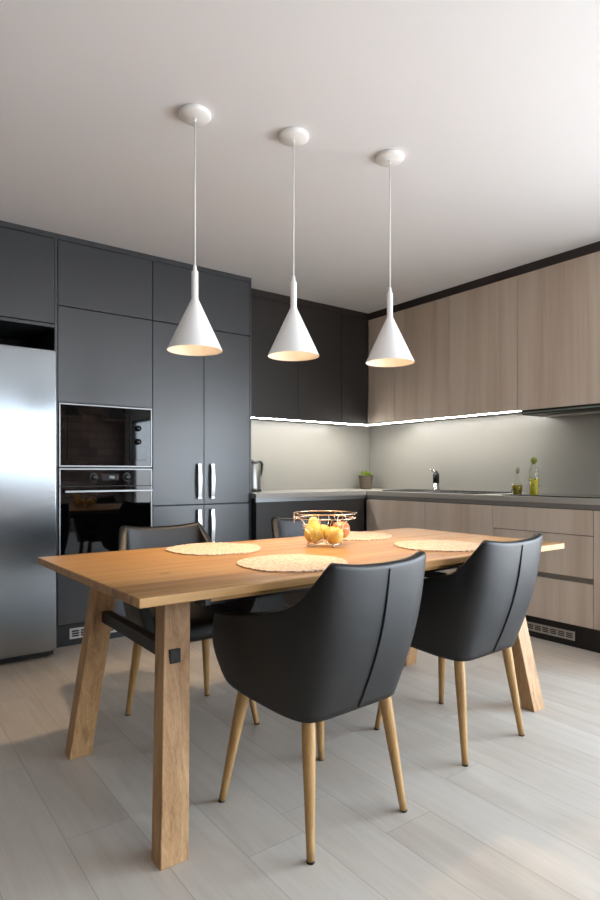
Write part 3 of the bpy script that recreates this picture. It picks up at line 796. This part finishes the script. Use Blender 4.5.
cam_r = Vector((math.cos(.639), -math.sin(.639), 0)); cam_f = Vector((math.sin(.639), math.cos(.639), 0))
def bp_(r, f, z): p = Vector((BX,BY,0))+cam_r*r+cam_f*f; return (p.x, p.y, z)
fruit('pear', 'yellow pear standing upright at the left of the wire basket', [(r*1.12,z*1.1) for r,z in PEAR], bp_(-.050,-.004,zf), (0,0,0), M['pear'], .111, 'pear')
ax = cam_f
fruit('pear', 'yellow pear lying behind the yellow apple in the wire basket', [(r*.95,z*.9) for r,z in PEAR], bp_(-.035,.078,zf+.036), (math.radians(90),0,-.639+PI*.62), M['pear'], .09, 'pear')
fruit('apple', 'round yellow apple at the front of the wire basket', [(r*1.05,z*1.05) for r,z in APPLE], bp_(.034,-.032,zf), (.15,.1,0), M['apple'], .064, 'apple')
fruit('apple', 'red-blushed apple at the right back of the wire basket', [(r*1.08,z*1.1) for r,z in APPLE], bp_(.076,.048,zf+.012), (-.12,.18,.4), M['peach'], .066, 'apple')

# ------------------------------------------------------------------ pendant lamps
def pendant(x, y, zr, label):
    t = thing('pendant_lamp', label, 'lamp', (x,y,zr), 'white cone pendant lamps over the table')
    MB().lathe([(.064,H-.0005-zr),(.066,H-.004-zr),(.066,H-.015-zr),(.061,H-.020-zr),(.010,H-.022-zr),(.0005,H-.022-zr)], (x,y,zr), 48).build('ceiling_rose', M['white'], t)
    MB().lathe([(.005,H-.0222-zr),(.005,H-.034-zr),(.004,H-.036-zr)], (x,y,zr), 16).build('cable_grip', M['white'], t)
    MB().tube([(x,y,zr+.345),(x,y,H-.034)], .0034, 10).build('cable', M['cable'], t)
    o = [(.1130,-.006),(.1127,-.003),(.0150,.205),(.0138,.215),(.0138,.318),(.0125,.321),(.0085,.324),(.0075,.340),(.005,.347),(.0027,.348)]
    i = [(.1115,-.006),(.1110,-.003),(.0138,.203),(.0005,.206)]
    sh = MB().lathe(o, (x,y,zr), 64, caps=False).build('shade', M['white'], t)
    MB().lathe([(.1130,-.006),(.1115,-.006)]+i[1:], (x,y,zr), 64, caps=False).build('shade_lining', M['inner'], sh)
    MB().lathe([(.012,.19),(.012,.165),(.0125,.160),(.022,.142),(.026,.125),(.022,.108),(.010,.100),(.0005,.0985)], (x,y,zr), 24, caps=False).build('bulb', M['bulb'], t)
    l = bpy.data.lights.new('bulb_light', 'SPOT'); l.energy = LAMP_W; l.color = (1,.71,.43); l.shadow_soft_size = .022
    l.spot_size = R(88); l.spot_blend = .5
    lo = bpy.data.objects.new('bulb_light', l); COL.objects.link(lo); lo.parent = t; lo.location = (0,0,.088)
LAMP_W = 30
pendant(1.108, 2.218, 1.594, 'white cone pendant lamp at left, hanging before the larder')
pendant(1.528, 2.104, 1.602, 'white cone pendant lamp in the middle of the row of three')
pendant(1.993, 1.976, 1.606, 'white cone pendant lamp at right, before the light wood wall cupboards')

# ------------------------------------------------------------------ daylight
def portal(name, loc, rot, sx, sy):
    l = bpy.data.lights.new(name, 'AREA'); l.shape = 'RECTANGLE'; l.size = sx; l.size_y = sy; l.cycles.is_portal = True
    o = bpy.data.objects.new(name, l); COL.objects.link(o); o.location = loc; o.rotation_euler = rot
portal('daylight_portal', (XW+.13, (WY0+WY1)/2, (WZ0+WZ1)/2), (0, R(90), 0), WZ1-WZ0, WY1-WY0)
portal('daylight_portal', ((FX0+FX1)/2, YF-.13, (FZ0+FZ1)/2), (R(90), 0, 0), FX1-FX0, FZ1-FZ0)
wd = bpy.data.worlds.new('sky'); SC.world = wd; wd.use_nodes = True
nt = wd.node_tree; nt.nodes.clear()
out = N(nt,'ShaderNodeOutputWorld'); bg = N(nt,'ShaderNodeBackground'); tc = N(nt,'ShaderNodeTexCoord'); sp = N(nt,'ShaderNodeSeparateXYZ')
nt.links.new(tc.outputs['Generated'], sp.inputs[0])
mr = N(nt,'ShaderNodeMapRange'); nt.links.new(sp.outputs[2], mr.inputs[0]); mr.inputs[1].default_value = -.5; mr.inputs[2].default_value = .5
nt.links.new(ramp(nt, mr.outputs[0], [(0,(.56,.56,.56,1)),(.47,(.66,.69,.72,1)),(.53,(.80,.90,1.0,1)),(1,(.60,.78,1.0,1))]), bg.inputs[0])
bg.inputs[1].default_value = 17.0
nt.links.new(bg.outputs[0], out.inputs[0])

# ------------------------------------------------------------------ camera
cam = bpy.data.cameras.new('camera'); co = bpy.data.objects.new('camera', cam); COL.objects.link(co)
co.location = (0,0,1.083); co.rotation_euler = (R(90), 0, -.639)
cam.sensor_fit = 'VERTICAL'; cam.sensor_height = 36; cam.lens = 592.037/900*36
cam.shift_y = 23.145/900; cam.clip_start = .05
SC.camera = co
SC.view_settings.view_transform = 'Standard'; SC.view_settings.look = 'None'; SC.view_settings.gamma = 1
SC.view_settings.exposure = 0.18
SC.cycles.use_denoising = True
SC.cycles.max_bounces = 10; SC.cycles.diffuse_bounces = 5; SC.cycles.glossy_bounces = 5; SC.cycles.transparent_max_bounces = 12
SC.cycles.sample_clamp_indirect = 8; SC.cycles.caustics_reflective = False; SC.cycles.caustics_refractive = False
for o in bpy.data.objects:
    if '_o' in o: del o['_o']
